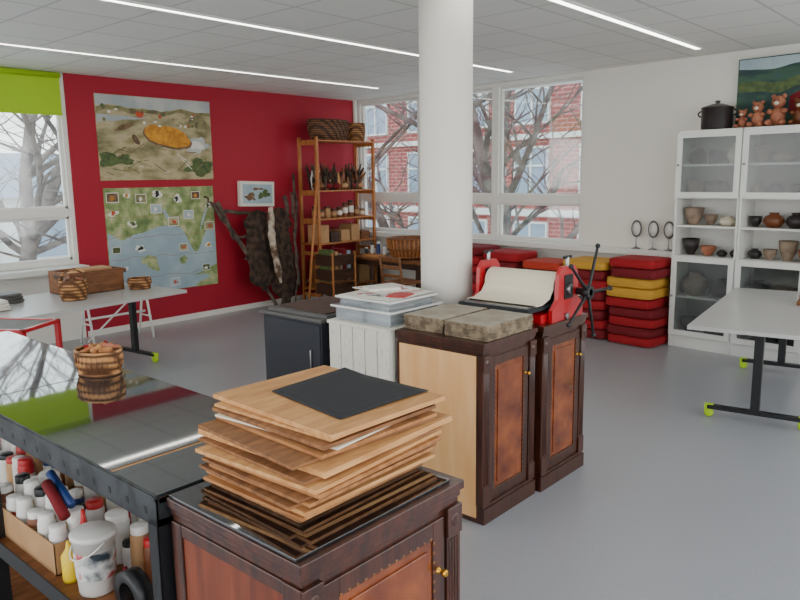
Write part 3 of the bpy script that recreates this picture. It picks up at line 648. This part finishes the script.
o=Ob('round_slatted_basket',BK); c=(1.72,.53,.676)
o.lathe([(0,0),(.2,0),(.24,.02),(.3,.16),(.31,.28),(.29,.28),(.22,.03),(0,.02)],c,'oak',32)
for i in range(32):
    a=2*math.pi*i/32; q=[(.205,.01),(.245,.03),(.305,.16),(.318,.28)]
    o.tube([(c[0]+r*math.cos(a),c[1]+r*math.sin(a),c[2]+z_) for r,z_ in q],.011,'pine',6)
for zz,rr in((.28,.315),(.14,.302),(.03,.25)): o.tube([(c[0]+rr*math.cos(a),c[1]+rr*math.sin(a),c[2]+zz) for a in [2*math.pi*i/32 for i in range(33)]],.012,'oak',6,cap=False)
o.done()
o=Ob('craft_tools',BK)
for i in range(9):
    s=.82+i*.065; h=rn.uniform(.08,.24)
    jar(o,s,.4+.2*(i%2),.676,.028,h,rn.choice(['white2','clayd','brownp','blue','clay','whitep']),rn.choice(['white2','black','steel']))
o.box(1.02,1.35,.6,.8,.676,.70,'bwood'); o.tube([(.85,.75,.69),(1.3,.7,.71)],.012,'pine'); o.done()
o=Ob('wooden_chair',BK); s0,d0=2.02,.95
for s in(0,.36):
    for d in(0,.36): o.tube([(s0+s,d0+d,0),(s0+s,d0+d,.44)],.016,'oak')
    o.tube([(s0+s,d0+.36,.44),(s0+s,d0+.42,.8)],.016,'oak')
o.box(s0-.02,s0+.38,d0-.02,d0+.38,.44,.465,'oak')
for z_ in(.55,.66,.77): o.box(s0,s0+.36,d0+.375+.05*(z_-.5),d0+.395+.05*(z_-.5),z_-.02,z_+.025,'oak')
for z_ in(.15,.25): o.tube([(s0,d0,z_),(s0+.36,d0,z_)],.01,'oak'); o.tube([(s0,d0+.36,z_),(s0+.36,d0+.36,z_)],.01,'oak')
o.done(.002)
# ------------------------------------------------------------------ cushions
def cstack(s,d,cols,w=.29,dd=.25,t=.1,seed=0):
    rn=random.Random(seed); o=Ob('cushion_stack',BK); z=0
    for i,k in enumerate(cols):
        tt=t*rn.uniform(.93,1.07); ox,oy=rn.uniform(-.025,.025),rn.uniform(-.012,.012)
        o.ball((s+ox,d+oy,z+tt/2),(w,dd,tt/2+.001),k,e=.3,n=28)
        for e in(-.25,.25):
            P=[]
            for j in range(41):
                a=2*math.pi*j/40; sg=lambda v:math.copysign(abs(v)**.3,v); P.append((s+ox+w*.985*sg(math.cos(a)),d+oy+dd*.985*sg(math.sin(a)),z+tt/2+e*tt*1.3))
            o.tube(P,.005,k,5,cap=False)
        z+=tt-.002
    return o.done()
R,Y,D,O_='cred','cyel','cred2','cdark'
cstack(5.11,.41,[R,D,R,D,R,Y,Y,D,R],w=.27,t=.104,seed=1)
cstack(4.54,.41,[D,R,D,R,D,R,D,Y],w=.28,t=.109,seed=2)
cstack(3.96,.41,[R,D,R,R,D,R,D,O_],t=.105,w=.27,seed=3)
cstack(3.38,.43,[R,D,R,R,D,R,D,R],t=.112,w=.27,seed=4)
cstack(2.78,.43,[D,R,D,R,D,R,R,D],t=.117,w=.28,seed=5)
for s in(4.86,5.06,5.24):
    o=Ob('oval_table_mirror',BK); z=.966; y=.065
    o.lathe([(0,0),(.05,0),(.05,.008),(.014,.018),(.008,.03),(.008,.13)],(s,y,z),'steel',20)
    o.tube([(s-.055,y,z+.22),(s-.04,y,z+.15),(s,y,z+.125),(s+.04,y,z+.15),(s+.055,y,z+.22)],.005,'steel',6)
    o.lathe([(.05,-.008),(.058,-.009),(.064,0),(.058,.009),(.05,.008)],(s,y,z+.225),'greytop',28,axis='Y',sy=1.5)
    o.lathe([(0,-.003),(.052,-.003),(.052,.003),(0,.003)],(s,y,z+.225),'white2',28,axis='Y',sy=1.5); o.done()
# ------------------------------------------------------------------ white glass cabinets
def showcase(s0,s1,seed):
    rn=random.Random(seed); o=Ob('white_display_cabinet',BK); d=.36; t=.02; h=2.21
    o.box(s0,s0+t,.012,d,0,h,'lacq'); o.box(s1-t,s1,.012,d,0,h,'lacq'); o.box(s0,s1,.004,.012,0,h,'lacq')
    for a,b_ in((.14,.94),(1.56,2.19)): o.box(s0+t,s1-t,.013,.018,a,b_,'inner')
    for z in(.12,.52,.94,1.25,1.54,1.86,h-t): o.box(s0+t,s1-t,.012,d-.025,z,z+t,'lacq')
    o.box(s0,s1,.012,d,h-t+.001,h+.001,'lacq'); o.box(s0+t,s1-t,d-.03,d-.01,0,.12,'lacq')
    for z0,z1 in((.13,.955),(1.55,2.195)):
        a,b_=s0+.004,s1-.004; f=.055; y0,y1=d,d+.02
        o.box(a,a+f,y0,y1,z0,z1,'lacq'); o.box(b_-f,b_,y0,y1,z0,z1,'lacq'); o.box(a+f,b_-f,y0,y1,z0,z0+f,'lacq'); o.box(a+f,b_-f,y0,y1,z1-f,z1,'lacq')
        o.box(a+f,b_-f,y0+.008,y0+.012,z0+f,z1-f,'cglass')
        o.lathe([(0,.03),(.012,.028),(.012,.018),(.006,.01),(.006,0)],(a+.028,y1,(z0+z1)/2),'steel',12,axis='Y')
    o.done()
    o=Ob('pottery_collection',BK)
    def bowl(s,y,z,r,h,k): o.lathe([(0,0),(r*.45,0),(r*.5,.01),(r*.85,h*.5),(r,h),(r*.94,h),(r*.78,h*.5),(0,h*.15)],(s,y,z),k,24)
    def vase(s,y,z,r,h,k): o.lathe([(0,0),(r*.6,0),(r,h*.4),(r*.8,h*.75),(r*.4,h*.88),(r*.5,h),(r*.42,h),(0,h*.9)],(s,y,z),k,20)
    for zi,(z,hm,ks) in enumerate(((.14,.3,['clayd','dkwood','black']),(.54,.3,['clayd','clayd','clay']),(.96,.22,['clayd','clay','clayr','clayd']),(1.27,.21,['clay','clayr','cream','clay'] if seed==1 else ['dkwood','clayd','brownp']),(1.56,.22,['clayd','dkwood','clay','clayd']),(1.88,.2,['clay','cream','clayd']))):
        s=s0+.03
        while s<s1-.12:
            r=rn.uniform(.055,.10) if hm<.26 else rn.uniform(.1,.15)
            if s+2*r>s1-.03: r=(s1-.03-s)/2
            if r<.04: break
            k=rn.choice(ks); h=min(hm,r*rn.uniform(1.2,2.2))
            (bowl if rn.random()<.55 else vase)(s+r,.18+rn.uniform(-.02,.02),z+.0005,r,h*(.85 if rn.random()<.5 else 1),k)
            s+=2*r+.01
    o.done()
showcase(5.43,6.07,1); showcase(6.075,6.715,2)
o=Ob('black_enamel_pot',BK); c=(5.75,.22,2.212)
o.lathe([(0,0),(.135,0),(.145,.02),(.145,.2),(.15,.205),(.15,.215),(.14,.22),(.05,.25),(.02,.252),(.02,.262),(.03,.275),(0,.285)],c,'clayd',32)
for s in(-1,1): o.tube([(c[0]+s*(.14+.05*math.sin(a)),c[1],c[2]+.16+.03*math.cos(a)) for a in [math.pi*i/8 for i in range(9)]],.008,'clayd',8)
o.done()
o=Ob('teddy_and_doll_figurines',BK)
for (s,k,sc) in((5.99,'clayr',.8),(6.13,'clayr',1.1),(6.31,'clayr',1.3),(6.5,'brownp',1.1),(6.65,'clayr',.9)):
    z=2.214; y=.2
    o.ball((s,y,z+.07*sc),(.05*sc,.045*sc,.07*sc),k); o.ball((s,y+.005,z+.17*sc),(.046*sc,.044*sc,.046*sc),k)
    for e in(-1,1):
        o.ball((s+e*.036*sc,y,z+.21*sc),.016*sc,k); o.ball((s+e*.05*sc,y+.03,z+.105*sc),(.02*sc,.035*sc,.02*sc),k); o.ball((s+e*.045*sc,y+.06,z+.026*sc),(.024*sc,.05*sc,.024*sc),k)
        o.ball((s+e*.015*sc,y+.047*sc,z+.18*sc),.005*sc,'black',n=8)
    o.ball((s,y+.05*sc,z+.16*sc),(.018*sc,.015*sc,.014*sc),'cream')
o.done()
o=Ob('landscape_painting',BK); o.box(5.86,7.1,.02,.045,2.23,2.88,'paint')
o.poly([(x,.046,z) for x,z in band(5.87,7.09,lambda x:2.87,lambda x:.08+.06*nz(x,31,3))],'p3'); o.poly([(x,.0463,z) for x,z in band(5.87,7.09,lambda x:2.66+.08*nz(x,33,3),lambda x:.1+.03*nz(x,34,5))],'pgr')
o.poly([(6.35,.047,2.35),(6.7,.047,2.35),(6.7,.047,2.5),(6.52,.047,2.58),(6.35,.047,2.5)],'cred2'); o.done()
# ------------------------------------------------------------------ world, camera
w=bpy.data.worlds.new('sky'); bpy.context.scene.world=w; w.use_nodes=True; nt=w.node_tree
bg=nt.nodes['Background']; tc=nt.nodes.new('ShaderNodeTexCoord'); sp=nt.nodes.new('ShaderNodeSeparateXYZ'); r=nt.nodes.new('ShaderNodeValToRGB')
nt.links.new(tc.outputs['Generated'],sp.inputs[0]); nt.links.new(sp.outputs['Z'],r.inputs['Fac']); nt.links.new(r.outputs['Color'],bg.inputs['Color'])
r.color_ramp.elements[0].color=(1,.98,.97,1); r.color_ramp.elements[1].color=(.74,.85,1,1); r.color_ramp.elements[1].position=.7
bg.inputs['Strength'].default_value=4.1
cam=bpy.data.cameras.new('camera'); co=bpy.data.objects.new('camera',cam); bpy.context.collection.objects.link(co)
pitch,yaw,roll=[math.radians(a) for a in(-9.694,41.448,-.791)]
F=Vector((math.cos(yaw)*math.cos(pitch),math.sin(yaw)*math.cos(pitch),math.sin(pitch))); Rr=Vector((math.sin(yaw),-math.cos(yaw),0)); U=Rr.cross(F)
c_,s_=math.cos(roll),math.sin(roll); Rr,U=c_*Rr+s_*U,-s_*Rr+c_*U
M=Matrix((Rr,U,-F)).transposed().to_4x4(); M.translation=(0,0,1.8); co.matrix_world=M
cam.sensor_width=36; cam.lens=723.2*36/800; cam.clip_start=.05; cam.clip_end=300
bpy.context.scene.camera=co
